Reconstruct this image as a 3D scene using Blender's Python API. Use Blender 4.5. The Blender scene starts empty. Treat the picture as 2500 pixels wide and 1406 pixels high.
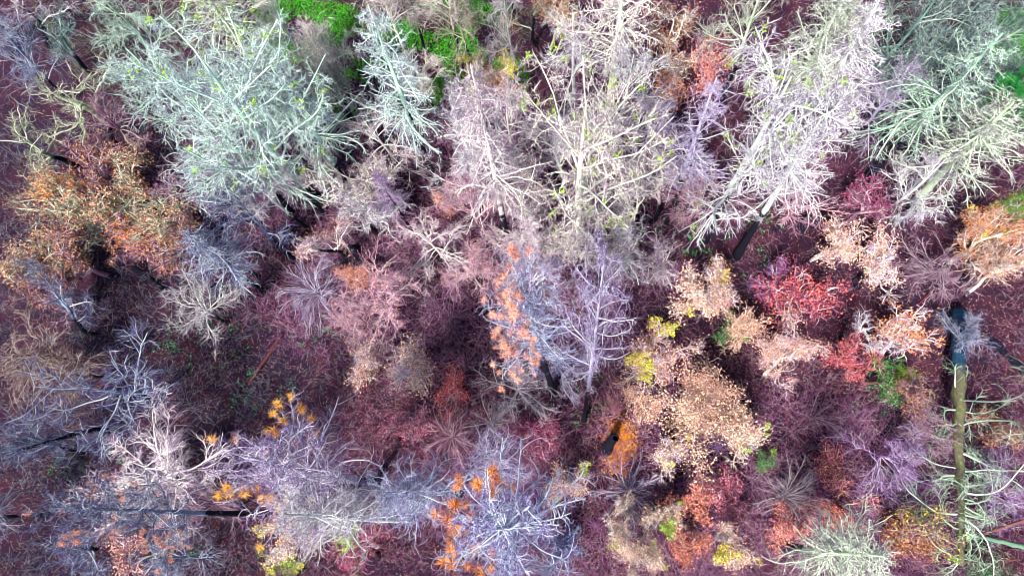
import bpy, math, random
import numpy as np
from mathutils import Matrix, Vector
S = bpy.context.scene
COL = S.collection

# ------------------------------------------------------------------ camera
CAM_H = 60.0
FPX, IW, IH = 1667.0, 2500.0, 1406.0
NX, NY = 1400.0, 1250.0                      # pixel straight below the camera
dcam = Vector((NX - IW / 2, -(NY - IH / 2), -FPX)).normalized()   # straight down, in camera axes
zc = -dcam
yc = (Vector((0, 1, 0)) - zc * zc.y).normalized()
xc = yc.cross(zc)
ROT = Matrix((xc, yc, zc))                    # camera axes -> world
cam_data = bpy.data.cameras.new("camera")
cam = bpy.data.objects.new("camera", cam_data)
COL.objects.link(cam)
cam.matrix_world = Matrix.Translation((0, 0, CAM_H)) @ ROT.to_4x4()
cam_data.sensor_width = 36.0
cam_data.lens = 36.0 * FPX / IW
cam_data.clip_end = 3000
S.camera = cam

# ------------------------------------------------------------------ light
SUN_EL, SUN_AZ = 54.0, 205.0                  # azimuth clockwise from +Y
w = bpy.data.worlds.new("World"); S.world = w; w.use_nodes = True
nt = w.node_tree
bg = nt.nodes["Background"]
sky = nt.nodes.new("ShaderNodeTexSky"); sky.sky_type = 'NISHITA'; sky.sun_disc = False
sky.sun_elevation = math.radians(SUN_EL); sky.sun_rotation = math.radians(SUN_AZ)
nt.links.new(sky.outputs[0], bg.inputs[0]); bg.inputs[1].default_value = 0.09
sl = bpy.data.lights.new("sun", 'SUN'); sl.energy = 5.0; sl.angle = math.radians(9.0); sl.color = (1.0, .95, .88)
so = bpy.data.objects.new("sun", sl); COL.objects.link(so)
a, e = math.radians(SUN_AZ), math.radians(SUN_EL)
so.rotation_euler = Vector((math.sin(a) * math.cos(e), math.cos(a) * math.cos(e), math.sin(e))).to_track_quat('Z', 'Y').to_euler()
so.location = (0, 0, 90)
S.view_settings.view_transform = 'Standard'; S.view_settings.look = 'None'
S.view_settings.exposure = 1.1; S.view_settings.gamma = 1
S.cycles.filter_width = 0.8; S.cycles.max_bounces = 5; S.cycles.diffuse_bounces = 2; S.cycles.glossy_bounces = 1
S.cycles.transparent_max_bounces = 4

# ------------------------------------------------------------------ geometry of the view
def at(px, py, z=0.0):
    d = ROT @ Vector((px - IW / 2, -(py - IH / 2), -FPX))
    t = (z - CAM_H) / d.z
    return Vector((d.x * t, d.y * t, z))
def px_of(p):
    q = ROT.transposed() @ (Vector(p) - Vector((0, 0, CAM_H)))
    return (IW / 2 + FPX * q.x / -q.z, IH / 2 - FPX * q.y / -q.z)
def height_to(base, tx, ty):
    b = at(*base); best = (1e9, 20)
    for k in range(8, 84):
        h = k * .5
        x, y = px_of((b.x, b.y, h))
        best = min(best, (math.hypot(x - tx, y - ty), h))
    return best[1]

# ------------------------------------------------------------------ materials
def new_mat(name):
    m = bpy.data.materials.new(name); m.use_nodes = True
    t = m.node_tree
    b = t.nodes["Principled BSDF"]; b.inputs["Roughness"].default_value = .9
    b.inputs["Specular IOR Level"].default_value = .15
    return m, t, b
def N(t, kind, **kw):
    n = t.nodes.new(kind)
    for k, v in kw.items(): setattr(n, k, v)
    return n
def mixc(t, fac, a, b, mode='MIX'):
    n = N(t, "ShaderNodeMix", data_type='RGBA', blend_type=mode)
    for sock, v in ((n.inputs[0], fac), (n.inputs[6], a), (n.inputs[7], b)):
        if hasattr(v, "is_linked"): t.links.new(v, sock)
        elif isinstance(v, tuple): sock.default_value = (*v, 1) if len(v) == 3 else v
        else: sock.default_value = v
    return n.outputs[2]
def noise(t, coord, scale, detail=3, rough=.6):
    n = N(t, "ShaderNodeTexNoise"); n.inputs["Scale"].default_value = scale
    n.inputs["Detail"].default_value = detail; n.inputs["Roughness"].default_value = rough
    t.links.new(coord, n.inputs["Vector"]); return n.outputs[0]
def mrange(t, v, a, b, c=0., d=1.):
    n = N(t, "ShaderNodeMapRange"); t.links.new(v, n.inputs[0])
    for i, x in enumerate((a, b, c, d)): n.inputs[i + 1].default_value = x
    return n.outputs[0]

def bark_material(name, charred):
    m, t, b = new_mat(name)
    oi = N(t, "ShaderNodeObjectInfo"); tc = N(t, "ShaderNodeTexCoord")
    n1 = noise(t, tc.outputs["Object"], .9); n2 = noise(t, tc.outputs["Object"], 7.)
    c = mixc(t, mrange(t, n2, .35, .65), oi.outputs["Color"], (.75, .72, .74), 'MULTIPLY')
    c = mixc(t, mrange(t, n1, .50, .68, 0, .55), c, (.86, 1., .72), 'MULTIPLY')
    c = mixc(t, mrange(t, n1, .46, .34, 0, .6), c, (.80, .66, .82), 'MULTIPLY')
    if not charred:
        vv = N(t, "ShaderNodeAttribute", attribute_name="v")
        c = mixc(t, vv.outputs["Fac"], mixc(t, 1., c, (.27, .12, .34), 'MULTIPLY'), c)
        c = mixc(t, mrange(t, vv.outputs["Fac"], .9, 1., 0, .35), c, (.86, .88, .80))
    if charred:
        at_ = N(t, "ShaderNodeAttribute", attribute_type='OBJECT', attribute_name="char_height")
        sp = N(t, "ShaderNodeSeparateXYZ"); t.links.new(tc.outputs["Object"], sp.inputs[0])
        sub = N(t, "ShaderNodeMath", operation='SUBTRACT'); t.links.new(sp.outputs[2], sub.inputs[0]); t.links.new(at_.outputs["Fac"], sub.inputs[1])
        ad = N(t, "ShaderNodeMath", operation='MULTIPLY_ADD'); t.links.new(n1, ad.inputs[0]); ad.inputs[1].default_value = -9.; t.links.new(sub.outputs[0], ad.inputs[2])
        burn = mrange(t, ad.outputs[0], -5.5, -3.8, 1., 0.)
        blk = mixc(t, n2, (.002, .002, .006), (.009, .009, .022))
        c = mixc(t, burn, c, blk)
        n3 = noise(t, tc.outputs["Object"], 14., 5)
        bp = N(t, "ShaderNodeBump"); bp.inputs["Strength"].default_value = .6; bp.inputs["Distance"].default_value = .05
        t.links.new(n3, bp.inputs["Height"]); t.links.new(bp.outputs[0], b.inputs["Normal"])
    t.links.new(c, b.inputs["Base Color"])
    return m
def leaf_material(name, sub=0.25):
    m, t, b = new_mat(name)
    oi = N(t, "ShaderNodeObjectInfo"); at_ = N(t, "ShaderNodeAttribute", attribute_name="v")
    tc = N(t, "ShaderNodeTexCoord")
    c = mixc(t, mrange(t, at_.outputs["Fac"], 0, .45), (.34, .26, .38), (1., 1., 1.))
    c = mixc(t, mrange(t, at_.outputs["Fac"], .78, 1.), c, (1.5, 1.6, 1.5))
    c = mixc(t, 1., oi.outputs["Color"], c, 'MULTIPLY')
    n1 = noise(t, tc.outputs["Object"], .45, 2)
    c = mixc(t, mrange(t, n1, .42, .62, 0, .7), c, (.9, .68, .72), 'MULTIPLY')
    t.links.new(c, b.inputs["Base Color"])
    b.inputs["Roughness"].default_value = .6
    return m
BARK = bark_material("weathered_bark", False)
TRUNK = bark_material("charred_bark", True)
LEAF = leaf_material("leaves")
NEEDLE = leaf_material("needles")

# ------------------------------------------------------------------ mesh arrays
def mesh_from(name, V, F, mat, attr=None, smooth=True):
    me = bpy.data.meshes.new(name)
    V = np.asarray(V, np.float32).reshape(-1, 3); F = np.asarray(F, np.int32)
    nf, k = F.shape
    me.vertices.add(len(V)); me.vertices.foreach_set("co", V.ravel())
    me.loops.add(nf * k); me.loops.foreach_set("vertex_index", F.ravel())
    me.polygons.add(nf); me.polygons.foreach_set("loop_start", np.arange(0, nf * k, k, dtype=np.int32))
    me.polygons.foreach_set("use_smooth", np.full(nf, smooth))
    if attr is not None:
        at_ = me.attributes.new("v", 'FLOAT', 'FACE'); at_.data.foreach_set("value", np.asarray(attr, np.float32))
    me.update(calc_edges=True); me.materials.append(mat)
    return me
def norm(v): return v / (np.linalg.norm(v, axis=-1, keepdims=True) + 1e-9)
def tubes(P, R, s):
    """P (N,K,3) polylines, R (N,K) radii -> vertices, quads"""
    n, K, _ = P.shape
    T = np.empty_like(P); T[:, 1:-1] = P[:, 2:] - P[:, :-2]; T[:, 0] = P[:, 1] - P[:, 0]; T[:, -1] = P[:, -1] - P[:, -2]
    T = norm(T)
    ref = np.where(np.abs(T[:, :1, 2:3]) > .8, np.array([1., 0, 0]), np.array([0, 0, 1.]))
    U = norm(np.cross(T, np.broadcast_to(ref, T.shape))); W = np.cross(T, U)
    a = np.arange(s) * 2 * np.pi / s
    V = P[:, :, None, :] + R[:, :, None, None] * (np.cos(a)[None, None, :, None] * U[:, :, None, :] + np.sin(a)[None, None, :, None] * W[:, :, None, :])
    i = np.arange(n)[:, None, None] * K * s; k = np.arange(K - 1)[None, :, None] * s; j = np.arange(s)[None, None, :]
    j2 = (j + 1) % s
    F = np.stack([i + k + j, i + k + j2, i + k + s + j2, i + k + s + j], -1).reshape(-1, 4)
    return V.reshape(-1, 3), F
class Acc:
    def __init__(s): s.V = []; s.F = []; s.A = []; s.n = 0
    def add(s, V, F, A=None): s.V.append(V); s.F.append(F + s.n); s.A.append(np.ones(len(F)) if A is None else A); s.n += len(V)
    def tube(s, P, R, k, lo=1., hi=1.):
        V, F = tubes(P, R, k); v = np.clip(np.random.default_rng(len(P)).uniform(lo, hi, len(P)), 0, 1)
        s.add(V, F, np.repeat(v, len(F) // len(P)))
    def mesh(s, name, mat, attr=None, smooth=True): return mesh_from(name, np.concatenate(s.V), np.concatenate(s.F), mat, np.concatenate(s.A) if attr is None else attr, smooth)
def walk(rg, P0, D, L, K, wander, grav=0., curl=0., up=0.):
    n = len(P0); P = np.empty((n, K, 3)); P[:, 0] = P0; D = norm(D)
    c = norm(rg.normal(size=(n, 3))); step = (L / (K - 1))[:, None]
    for k in range(1, K):
        D = norm(D + wander * rg.normal(size=(n, 3)) + curl * c + np.array([0, 0, (up - grav) * k / K]))
        if curl: c = norm(np.cross(D, np.cross(c, D)))
        P[:, k] = P[:, k - 1] + D * step
    return P
def spawn(rg, P, R, n, t0, t1, ang, sd, tb=1.):
    """n children per parent polyline -> start, direction, radius there, t"""
    N_, K, _ = P.shape
    pi = np.repeat(np.arange(N_), n); t = t0 + (t1 - t0) * rg.random(len(pi)) ** tb
    x = t * (K - 1); i = np.minimum(x.astype(int), K - 2); f = (x - i)[:, None]
    A, B = P[pi, i], P[pi, i + 1]; d = norm(B - A); p0 = A + (B - A) * f
    r = R[pi, i] * (1 - f[:, 0]) + R[pi, i + 1] * f[:, 0]
    q = norm(np.cross(d, rg.normal(size=d.shape))); a = ang + sd * rg.normal(size=len(pi))
    return p0, np.cos(a)[:, None] * d + np.sin(a)[:, None] * q, r, t, pi
def taper(r0, K, end=.3): return r0[:, None] * np.linspace(1, end, K)[None, :]
def leaves(rg, C, size, mode='leaf'):
    """small folded leaf faces at the points C"""
    n = len(C); nrm = norm(rg.normal(size=(n, 3)) + np.array([0, 0, .8])); u = norm(np.cross(nrm, rg.normal(size=(n, 3)))); v = np.cross(nrm, u)
    s = (size * rg.uniform(.6, 1.3, n))[:, None]
    V = np.stack([C, C + u * s * .5 + v * s * .36, C + u * s, C + u * s * .5 - v * s * .36 + nrm * s * .12], 1)
    return V.reshape(-1, 3), np.arange(n * 4).reshape(-1, 4), rg.random(n)
def tufts(rg, C, D, length, k):
    """k needles bursting from every point C around direction D"""
    n = len(C); c = np.repeat(C, k, 0); d = norm(np.repeat(norm(D), k, 0) * .35 + norm(rg.normal(size=(n * k, 3))))
    s = (length * rg.uniform(.7, 1.15, n * k))[:, None]; q = norm(np.cross(d, rg.normal(size=d.shape))) * .019
    V = np.stack([c - q, c + q, c + d * s], 1)
    return V.reshape(-1, 3), np.arange(n * k * 3).reshape(-1, 3), np.repeat(rg.random(n), k) * .6 + rg.random(n * k) * .4

# ------------------------------------------------------------------ tree kinds: every kind is grown a few times, H = 24 m, crown radius 5 m
def trunk_poly(rg, H, K=12, lean=.25, r0=.36, r1=.05, wob=.0):
    z = np.linspace(-.3, H, K); P = np.zeros((1, K, 3)); P[0, :, 2] = z
    ph = rg.random(2) * 6.28; t = z / H
    P[0, :, 0] = lean * np.sin(t * 3 + ph[0]) + wob * np.cumsum(rg.normal(size=K)); P[0, :, 1] = lean * np.sin(t * 2.3 + ph[1]) + wob * np.cumsum(rg.normal(size=K))
    P[0, :, :2] -= P[0, :1, :2]
    R = (r0 * (1 - t) ** .85 + r1)[None, :]; R[0, 0] *= 1.5; R[0, 1] *= 1.05
    return P, R
def parts(tr, br, tw, lf=None, lf2=None, nd=NEEDLE):
    out = {}
    a = Acc(); [a.add(*tubes(P, R, s)) for P, R, s in tr]; out['trunk'] = a.mesh('trunk', TRUNK)
    a = Acc(); [a.tube(*x, .75, 1.2) for x in br]; out['branches'] = a.mesh('branches', BARK)
    if tw:
        a = Acc(); [a.tube(*x, *((.1, 1.6) if i == 0 else (-.5, .95))) for i, x in enumerate(tw)]; out['twigs'] = a.mesh('twigs', BARK)
    if lf: out['foliage'] = mesh_from('foliage', lf[0], lf[1], LEAF if lf[1].shape[1] == 4 else NEEDLE, lf[2], False)
    if lf2: out['green_sprigs'] = mesh_from('green_sprigs', lf2[0], lf2[1], LEAF, lf2[2], False)
    return out
def fir(seed, n1=110, n2=13, n3=3, t0=.47, droop=.5, fine=1.):
    rg = np.random.default_rng(seed); H = 24.
    P, R = trunk_poly(rg, H)
    p, d, r, t, _ = spawn(rg, P, R, n1, t0, .985, 1.35, .18)
    L = 5.4 * ((1 - t) / (1 - t0)) ** .62 * rg.uniform(.35, 1.15, len(t)) + .35
    B = walk(rg, p, d, L, 9, .13, droop * .26, 0.10, .0); rB = taper(np.minimum(r * .32, .018 + L * .0105), 9, .3)
    p, d, r, t2, pi = spawn(rg, B, rB, n2, .12, .97, .95, .2)
    L2 = np.clip(L[pi] * .42 * (1.1 - t2 * .8), .3, 2.4) * rg.uniform(.5, 1.1, len(t2)); Tw = walk(rg, p, d, L2, 5, .16, .12, .14)
    rT = taper(np.full(len(p), .025), 5, .5)
    p, d, r, _, pi = spawn(rg, Tw, rT, n3, .15, 1, .8, .3); L3 = L2[pi] * .45 * rg.uniform(.4, 1.2, len(p)) + .08
    T3 = walk(rg, p, d, L3, 3, .25, .05, .2); r3 = taper(np.full(len(p), .013 * fine), 3, .6)
    ends = Tw[rg.random(len(Tw)) < .03][:, -1]
    c = np.repeat(ends, 14, 0); c = c + rg.normal(size=c.shape) * .14
    return parts([(P, R, 10)], [(B, rB, 4)], [(Tw, rT, 3), (T3, r3, 3)], None, leaves(rg, c, .16))
def pine(seed, n1=74, t0=.52):
    rg = np.random.default_rng(seed); H = 24.
    P, R = trunk_poly(rg, H, lean=.4, r0=.40)
    p, d, r, t, _ = spawn(rg, P, R, n1, t0, .99, 1.15, .25)
    L = 5.0 * ((1 - t) / (1 - t0)) ** .42 * rg.uniform(.5, 1.1, len(t)) + .5
    B = walk(rg, p, d, L, 9, .11, .0, .10, .12); rB = taper(np.minimum(r * .38, .025 + L * .010), 9, .3)
    p, d, r, t2, pi = spawn(rg, B, rB, 15, .12, 1, .85, .3)
    L2 = np.clip(L[pi] * .34, .4, 1.7) * rg.uniform(.5, 1.2, len(t2)); Tw = walk(rg, p, d, L2, 8, .07, 0, .30, .14)
    rT = taper(np.full(len(p), .021), 8, .6)
    p, d, r, _, pi = spawn(rg, Tw, rT, 3, .2, .95, .8, .3); L3 = L2[pi] * .5 * rg.uniform(.4, 1.2, len(p)) + .15
    T3 = walk(rg, p, d, L3, 6, .06, 0, .38, .12); r3 = taper(np.full(len(p), .014), 6, .75)
    # needle tufts sit on one side of the crown
    a0 = rg.random() * 6.28
    E = Tw[:, -1]; D = Tw[:, -1] - Tw[:, -2]
    ok = (np.cos(np.arctan2(E[:, 1], E[:, 0]) - math.pi) > -.1) & (np.hypot(E[:, 0], E[:, 1]) > 1.6) & (rg.random(len(E)) < .36)
    lf = tufts(rg, E[ok], D[ok], .46, 80)
    return parts([(P, R, 10)], [(B, rB, 5)], [(Tw, rT, 3), (T3, r3, 3)], lf)
def fuzz(seed, n1=16, stems=0, t0=.40, ang=.9, fat=1.):
    """broad bare crown of ascending limbs ending in a haze of fine twigs"""
    rg = np.random.default_rng(seed); H = 20.
    P, R = trunk_poly(rg, H * .95, lean=.6, r0=.30, wob=.10)
    p, d, r, t, _ = spawn(rg, P, R, n1, t0, .97, ang, .2)
    L = (H - p[:, 2]) * .62 * rg.uniform(.6, 1.05, len(t)) + 1.2
    B = walk(rg, p, d, L, 8, .13, .0, .06, -.02); rB = taper(np.minimum(r * .6, .03 + L * .011), 8, .28)
    p, d, r, t2, pi = spawn(rg, B, rB, 11, .18, 1, .7, .2); L2 = L[pi] * .42 * rg.uniform(.4, 1.1, len(p)) + .3
    B2 = walk(rg, p, d, L2, 6, .16, .05, .08); r2 = taper(np.clip(r * .55, .018, .06) * fat, 6, .4)
    p, d, r, _, pi = spawn(rg, B2, r2, 8 if fat < 1.2 else 6, .15, 1, .75, .28); L3 = L2[pi] * .45 * rg.uniform(.4, 1.2, len(p)) + .15
    B3 = walk(rg, p, d, L3, 4, .2, .12, .12); r3 = taper(np.full(len(p), .023 * fat), 4, .5)
    p, d, r, _, pi = spawn(rg, B3, r3, 2, .2, 1, .7, .25); L4 = L3[pi] * .6 * rg.uniform(.5, 1.2, len(p)) + .1
    B4 = walk(rg, p, d, L4, 2, .2, .2, .1); r4 = taper(np.full(len(p), .012 * fat), 2, .6)
    e = B3[rg.random(len(B3)) < .12][:, -1]; c = np.repeat(e, 3, 0); c = c + rg.normal(size=c.shape) * .15
    return parts([(P, R, 8)], [(B, rB, 5), (B2, r2, 4)], [(B3, r3, 3), (B4, r4, 3)], leaves(rg, c, .13 * fat ** 1.3))
def spread(seed, n1=9, t0=.42, ang=.62):
    """several long leaders fan out of one trunk, each feathered like a fir bough"""
    rg = np.random.default_rng(seed); H = 24.
    P, R = trunk_poly(rg, H * .9, lean=.4, r0=.44)
    p, d, r, t, _ = spawn(rg, P, R, n1, t0, .9, ang, .2)
    L = (H - p[:, 2]) * .62 * rg.uniform(.75, 1.1, len(t)) + 2.5
    B0 = walk(rg, p, d, L, 10, .07, 0, .05, .05); r0 = taper(np.minimum(r * .6, .03 + L * .009), 10, .3)
    P2 = np.concatenate([B0, P[:, -10:]]); R2 = np.concatenate([r0, R[:, -10:]])
    p, d, r, t, pi = spawn(rg, P2, R2, 17, .12, .98, 1.15, .25)
    L1 = 3.6 * (1.12 - t) ** .6 * rg.uniform(.4, 1.1, len(t)) + .3
    B = walk(rg, p, d, L1, 8, .12, .16, .10); rB = taper(np.minimum(r * .5, .016 + L1 * .010), 8, .3)
    p, d, r, t2, pi = spawn(rg, B, rB, 10, .15, 1, .85, .25); L2 = np.clip(L1[pi] * .42, .3, 1.6) * rg.uniform(.4, 1.1, len(p))
    Tw = walk(rg, p, d, L2, 5, .16, .08, .14); rT = taper(np.full(len(p), .025), 5, .5)
    p, d, r, _, pi = spawn(rg, Tw, rT, 3, .15, 1, .8, .3); T3 = walk(rg, p, d, L2[pi] * .45 * rg.uniform(.4, 1.2, len(p)) + .08, 3, .25, .05, .2); r3 = taper(np.full(len(p), .013), 3, .6)
    ends = Tw[rg.random(len(Tw)) < .03][:, -1]; c = np.repeat(ends, 16, 0); c = c + rg.normal(size=c.shape) * .15
    return parts([(P, R, 10)], [(B0, r0, 6), (B, rB, 4)], [(Tw, rT, 3), (T3, r3, 3)], None, leaves(rg, c, .17))
def oak(seed, lean=.8, gn=.32, nleaf=0.8, fork=6, lv=(6, 6, 6), thick=1., leaf=.18):
    """gnarled broadleaf: zigzag limbs, stubby lichened twigs, clinging leaves"""
    rg = np.random.default_rng(seed); H = 14.
    P, R = trunk_poly(rg, H * .62, K=9, lean=lean, r0=.22, r1=.12, wob=.16)
    p, d, r, t, _ = spawn(rg, P, R, fork, .42, 1, .75, .25); L = 5.2 * rg.uniform(.65, 1.1, len(t))
    B = walk(rg, p, d, L, 10, gn, .0, .05, .10); rB = taper(np.minimum(r * .62, .12) * thick, 10, .35)
    p, d, r, t2, pi = spawn(rg, B, rB, lv[0], .2, 1, .9, .25); L2 = L[pi] * .45 * rg.uniform(.5, 1.1, len(p))
    B2 = walk(rg, p, d, L2, 7, gn, .02, .05, .05); r2 = taper(np.clip(r * .6, .02, .07), 7, .45)
    p, d, r, _, pi = spawn(rg, B2, r2, lv[1], .15, 1, .95, .3); L3 = L2[pi] * .5 * rg.uniform(.4, 1.1, len(p)) + .15
    B3 = walk(rg, p, d, L3, 5, gn, .0, .1, .05); r3 = taper(np.full(len(p), .028) * thick, 5, .6)
    p, d, r, _, pi = spawn(rg, B3, r3, lv[2], .15, 1, .95, .3); L4 = L3[pi] * .5 * rg.uniform(.4, 1.1, len(p)) + .1
    B4 = walk(rg, p, d, L4, 3, gn, .0, .1, .05); r4 = taper(np.full(len(p), .017) * thick, 3, .7)
    lf = g = None
    if nleaf:
        # leaves cling in clumps: whole boughs keep or lose them
        e = B4[:, -1]; f = np.sin(e[:, 0] * 1.1 + seed) + np.sin(e[:, 1] * 1.2 + seed * 2) + np.sin(e[:, 2] * .9)
        e = e[(rg.random(len(e)) < nleaf) & (f > -.5)]; c = np.repeat(e, 2, 0); c = c + rg.normal(size=c.shape) * .34
        lf = leaves(rg, c, leaf)
        e = B3[:, -1]; f = np.sin(e[:, 0] * .9 + seed * 3) + np.sin(e[:, 1] * .8 + seed)
        e = e[(f > .85) & (e[:, 2] > H * .6)]; c = np.repeat(e, 26, 0); c = c + rg.normal(size=c.shape) * .20
        g = leaves(rg, c, leaf)
    return parts([(P, R, 8)], [(B, rB, 5), (B2, r2, 4)], [(B3, r3, 3), (B4, r4, 3)], lf, g)
def brush(seed, n=26, droop=.25):
    """many-stemmed bare sapling clump fanning from its foot"""
    rg = np.random.default_rng(seed)
    P, R = trunk_poly(rg, 2.2, K=5, lean=.1, r0=.10, r1=.04)
    p, d, r, t, _ = spawn(rg, P, R, n, .35, 1, .72, .3); L = 4.4 * rg.uniform(.5, 1.1, len(t))
    B = walk(rg, p, d, L, 8, .06, droop, .05, .15); rB = taper(np.full(len(p), .028), 8, .3)
    p, d, r, t2, pi = spawn(rg, B, rB, 14, .2, 1, .5, .2); L2 = L[pi] * .32 * rg.uniform(.5, 1.1, len(p))
    B2 = walk(rg, p, d, L2, 4, .1, .1, .1); r2 = taper(np.full(len(p), .011), 4, .5)
    p, d, r, _, pi = spawn(rg, B2, r2, 4, .2, 1, .5, .2); L3 = L2[pi] * .5 * rg.uniform(.5, 1.1, len(p))
    B3 = walk(rg, p, d, L3, 3, .1, .1, .1); r3 = taper(np.full(len(p), .008), 3, .6)
    e = B3[rg.random(len(B3)) < .5][:, -1]; c = np.repeat(e, 2, 0); c = c + rg.normal(size=c.shape) * .10
    return parts([(P, R, 7)], [(B, rB, 4)], [(B2, r2, 3), (B3, r3, 3)], leaves(rg, c, .12))
def evergreen(seed):
    rg = np.random.default_rng(seed); H = 20.
    P, R = trunk_poly(rg, H)
    p, d, r, t, _ = spawn(rg, P, R, 70, .35, .985, 1.25, .18)
    L = 4.6 * ((1 - t) / .65) ** .55 * rg.uniform(.6, 1.1, len(t)) + .4
    B = walk(rg, p, d, L, 6, .12, .05, .05, .05); rB = taper(np.minimum(r * .4, .06), 6, .3)
    p, d, r, t2, pi = spawn(rg, B, rB, 9, .25, 1, .8, .2); L2 = L[pi] * .28 * rg.uniform(.5, 1.1, len(p)) + .2
    B2 = walk(rg, p, d, L2, 3, .15, 0, .1, .1); r2 = taper(np.full(len(p), .014), 3, .5)
    q, dd, _, _, _ = spawn(rg, B2, r2, 6, .1, 1, .5, .3)
    k = 14; c = np.repeat(q, k, 0) + rg.normal(size=(len(q) * k, 3)) * .10
    return parts([(P, R, 8)], [(B, rB, 4)], [(B2, r2, 3)], leaves(rg, c, .11))

# kind -> list of meshes, nominal height, crown radius, crown centre as a share of height
KINDS = {
 'fir':   ([fir(11), fir(12, droop=1.0), fir(13, n1=85, t0=.54, droop=.2), fir(14, n1=110, n2=12, droop=.7)], 24, 5.0, .68),
 'pine':  ([pine(21), pine(22, 70, .46), pine(23, 52, .5)], 24, 5.6, .80),
 'fuzz':  ([fuzz(31), fuzz(32, 20, t0=.36), fuzz(33, 14, ang=1.05), fuzz(34, 18, ang=.8)], 20, 6.2, .70),
 'oak':   ([oak(41), oak(42, fork=7), oak(43, gn=.26), oak(44, fork=5, lean=1.3)], 14, 5.6, .72),
 'leafy': ([oak(51, fork=11, nleaf=.8, lv=(9, 7, 6), gn=.2, thick=.9), oak(52, fork=12, nleaf=.75, lv=(9, 7, 6), gn=.22, thick=.9), oak(53, fork=10, nleaf=.7, lv=(9, 6, 7), gn=.2, thick=.8)], 14, 5.6, .72),
 'brush': ([brush(61), brush(62, 34, .45), brush(63, 22, .1)], 5.2, 3.6, .62),
 'spread': ([spread(81), spread(82, 11, ang=.75)], 24, 6.2, .72),
 'bush': ([oak(54, fork=9, nleaf=.9, lv=(8, 6, 4), gn=.22, thick=1.5, leaf=.25), oak(55, fork=10, nleaf=.8, lv=(8, 6, 4), gn=.24, thick=1.5, leaf=.23), oak(56, fork=9, nleaf=.7, lv=(8, 6, 4), gn=.2, thick=1.5, leaf=.26), oak(57, fork=11, nleaf=.8, lv=(7, 6, 4), gn=.3, thick=1.4, leaf=.24)], 14, 5.6, .72),
 'lowfuzz': ([fuzz(35, 17, fat=1.15), fuzz(36, 19, t0=.3, fat=1.15), fuzz(37, 15, ang=1.05, fat=1.18), fuzz(38, 17, ang=.8, t0=.3, fat=1.15)], 20, 6.2, .70),
 'sweep': ([oak(95, fork=8, gn=.13, nleaf=0, lv=(8, 7, 6), thick=.75), oak(96, fork=7, gn=.15, nleaf=0, lv=(9, 7, 6), thick=.8, lean=1.2)], 14, 6.0, .68),
 'lichen': ([oak(91, fork=9, gn=.24, nleaf=0, lv=(9, 8, 5), thick=1.), oak(92, fork=8, gn=.28, nleaf=0, lv=(9, 9, 5), thick=1.)], 14, 5.6, .72),
 'evergreen': ([evergreen(71)], 20, 4.2, .65),
}
def put(name, cat, kind, var, x, y, h, r, bark, leaf, sprig, label, group, char=None, rz=None, seed=[0], tilt=None):
    """one tree: an Empty at its foot > trunk, branches, twigs, foliage, green_sprigs"""
    kind = {'leafy': 'bush', 'fuzz': 'lowfuzz'}.get(kind, kind) if h <= {'leafy': 10, 'fuzz': 13}.get(kind, 0) else kind
    seed[0] += 1; rr = random.Random(seed[0] * 7 + 3)
    meshes, H, RR, _ = KINDS[kind]
    m = meshes[var % len(meshes)]
    t = bpy.data.objects.new(name, None); COL.objects.link(t); t.empty_display_size = .3
    t.location = (x, y, 0); t.rotation_euler = (0, 0, rr.random() * 6.28 if rz is None else rz)
    if tilt: t.rotation_euler = tilt
    sxy = r / RR; t.scale = (sxy, sxy, h / H)
    t['label'] = label; t['category'] = cat
    if group: t['group'] = group
    for k, me in m.items():
        if k == 'foliage' and leaf is None: continue
        if k == 'green_sprigs' and sprig is None: continue
        o = bpy.data.objects.new(k, me); COL.objects.link(o); o.parent = t
        c = {'foliage': leaf, 'green_sprigs': sprig}.get(k, bark)
        f = rr.uniform(.9, 1.08) if k in ('branches', 'twigs') else 1
        if k == 'twigs': c = tuple(.94 * a + .06 * b for a, b in zip(c, (.60, .42, .56)))
        o.color = (*[min(.9, q * f) for q in c], 1)
        if k == 'trunk': o['char_height'] = float((.36 if char is None else char) * H)
    return t

# ------------------------------------------------------------------ colours (linear)
MINT = (.60, .92, .76); WHITE = (.80, .86, .84); CREAM = (.86, .86, .72); LAV = (.56, .52, .72); PINKW = (.82, .74, .74)
PALEB = (.50, .60, .80); GRN = (.42, .70, .50); SAGE = (.56, .70, .50); TEAL = (.16, .34, .27); LICH = (.44, .54, .32)
MAUVE = (.30, .14, .24); PURP = (.30, .16, .40); SHADE_SLATE = (.20, .27, .42); PINK = (.62, .34, .42); BROWN = (.20, .11, .09)  # slate tint: bark darkened and blued, shade of the left side put into colour
RUST = (.42, .10, .04); NAVY = (.05, .10, .30); OLIVE = (.34, .36, .22); GREY = (.42, .43, .42)
PEACH = (.86, .52, .36); TAN = (.62, .36, .22); SAND = (.80, .56, .38); ORANGE = (.80, .32, .10); BRONZE = (.38, .19, .10)
RED = (.58, .12, .11); CRIM = (.34, .07, .15); ROSE = (.55, .17, .22); CORAL = (.78, .28, .20); GOLD = (.88, .48, .10)
SALM = (.88, .46, .32); LIME = (.28, .50, .04); YEL = (.62, .58, .06); LEAFG = (.04, .30, .05); MAGENTA = (.40, .10, .20)
G = {'sweep': 'bare grey oaks on the dark side of the slope', 'spread': 'standing dead firs with pale bare branches', 'lichen': 'gnarled lichen covered oaks', 'fir': 'standing dead firs with pale bare branches', 'pine': 'dying pines with curled bare twigs', 'fuzz': 'leafless trees with hazy fine twigs',
     'oak': 'gnarled lichen covered oaks', 'leafy': 'scorched trees holding dry leaves', 'brush': 'bare sapling clumps among the trees', 'evergreen': 'green survivors among the burned trees'}
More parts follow.
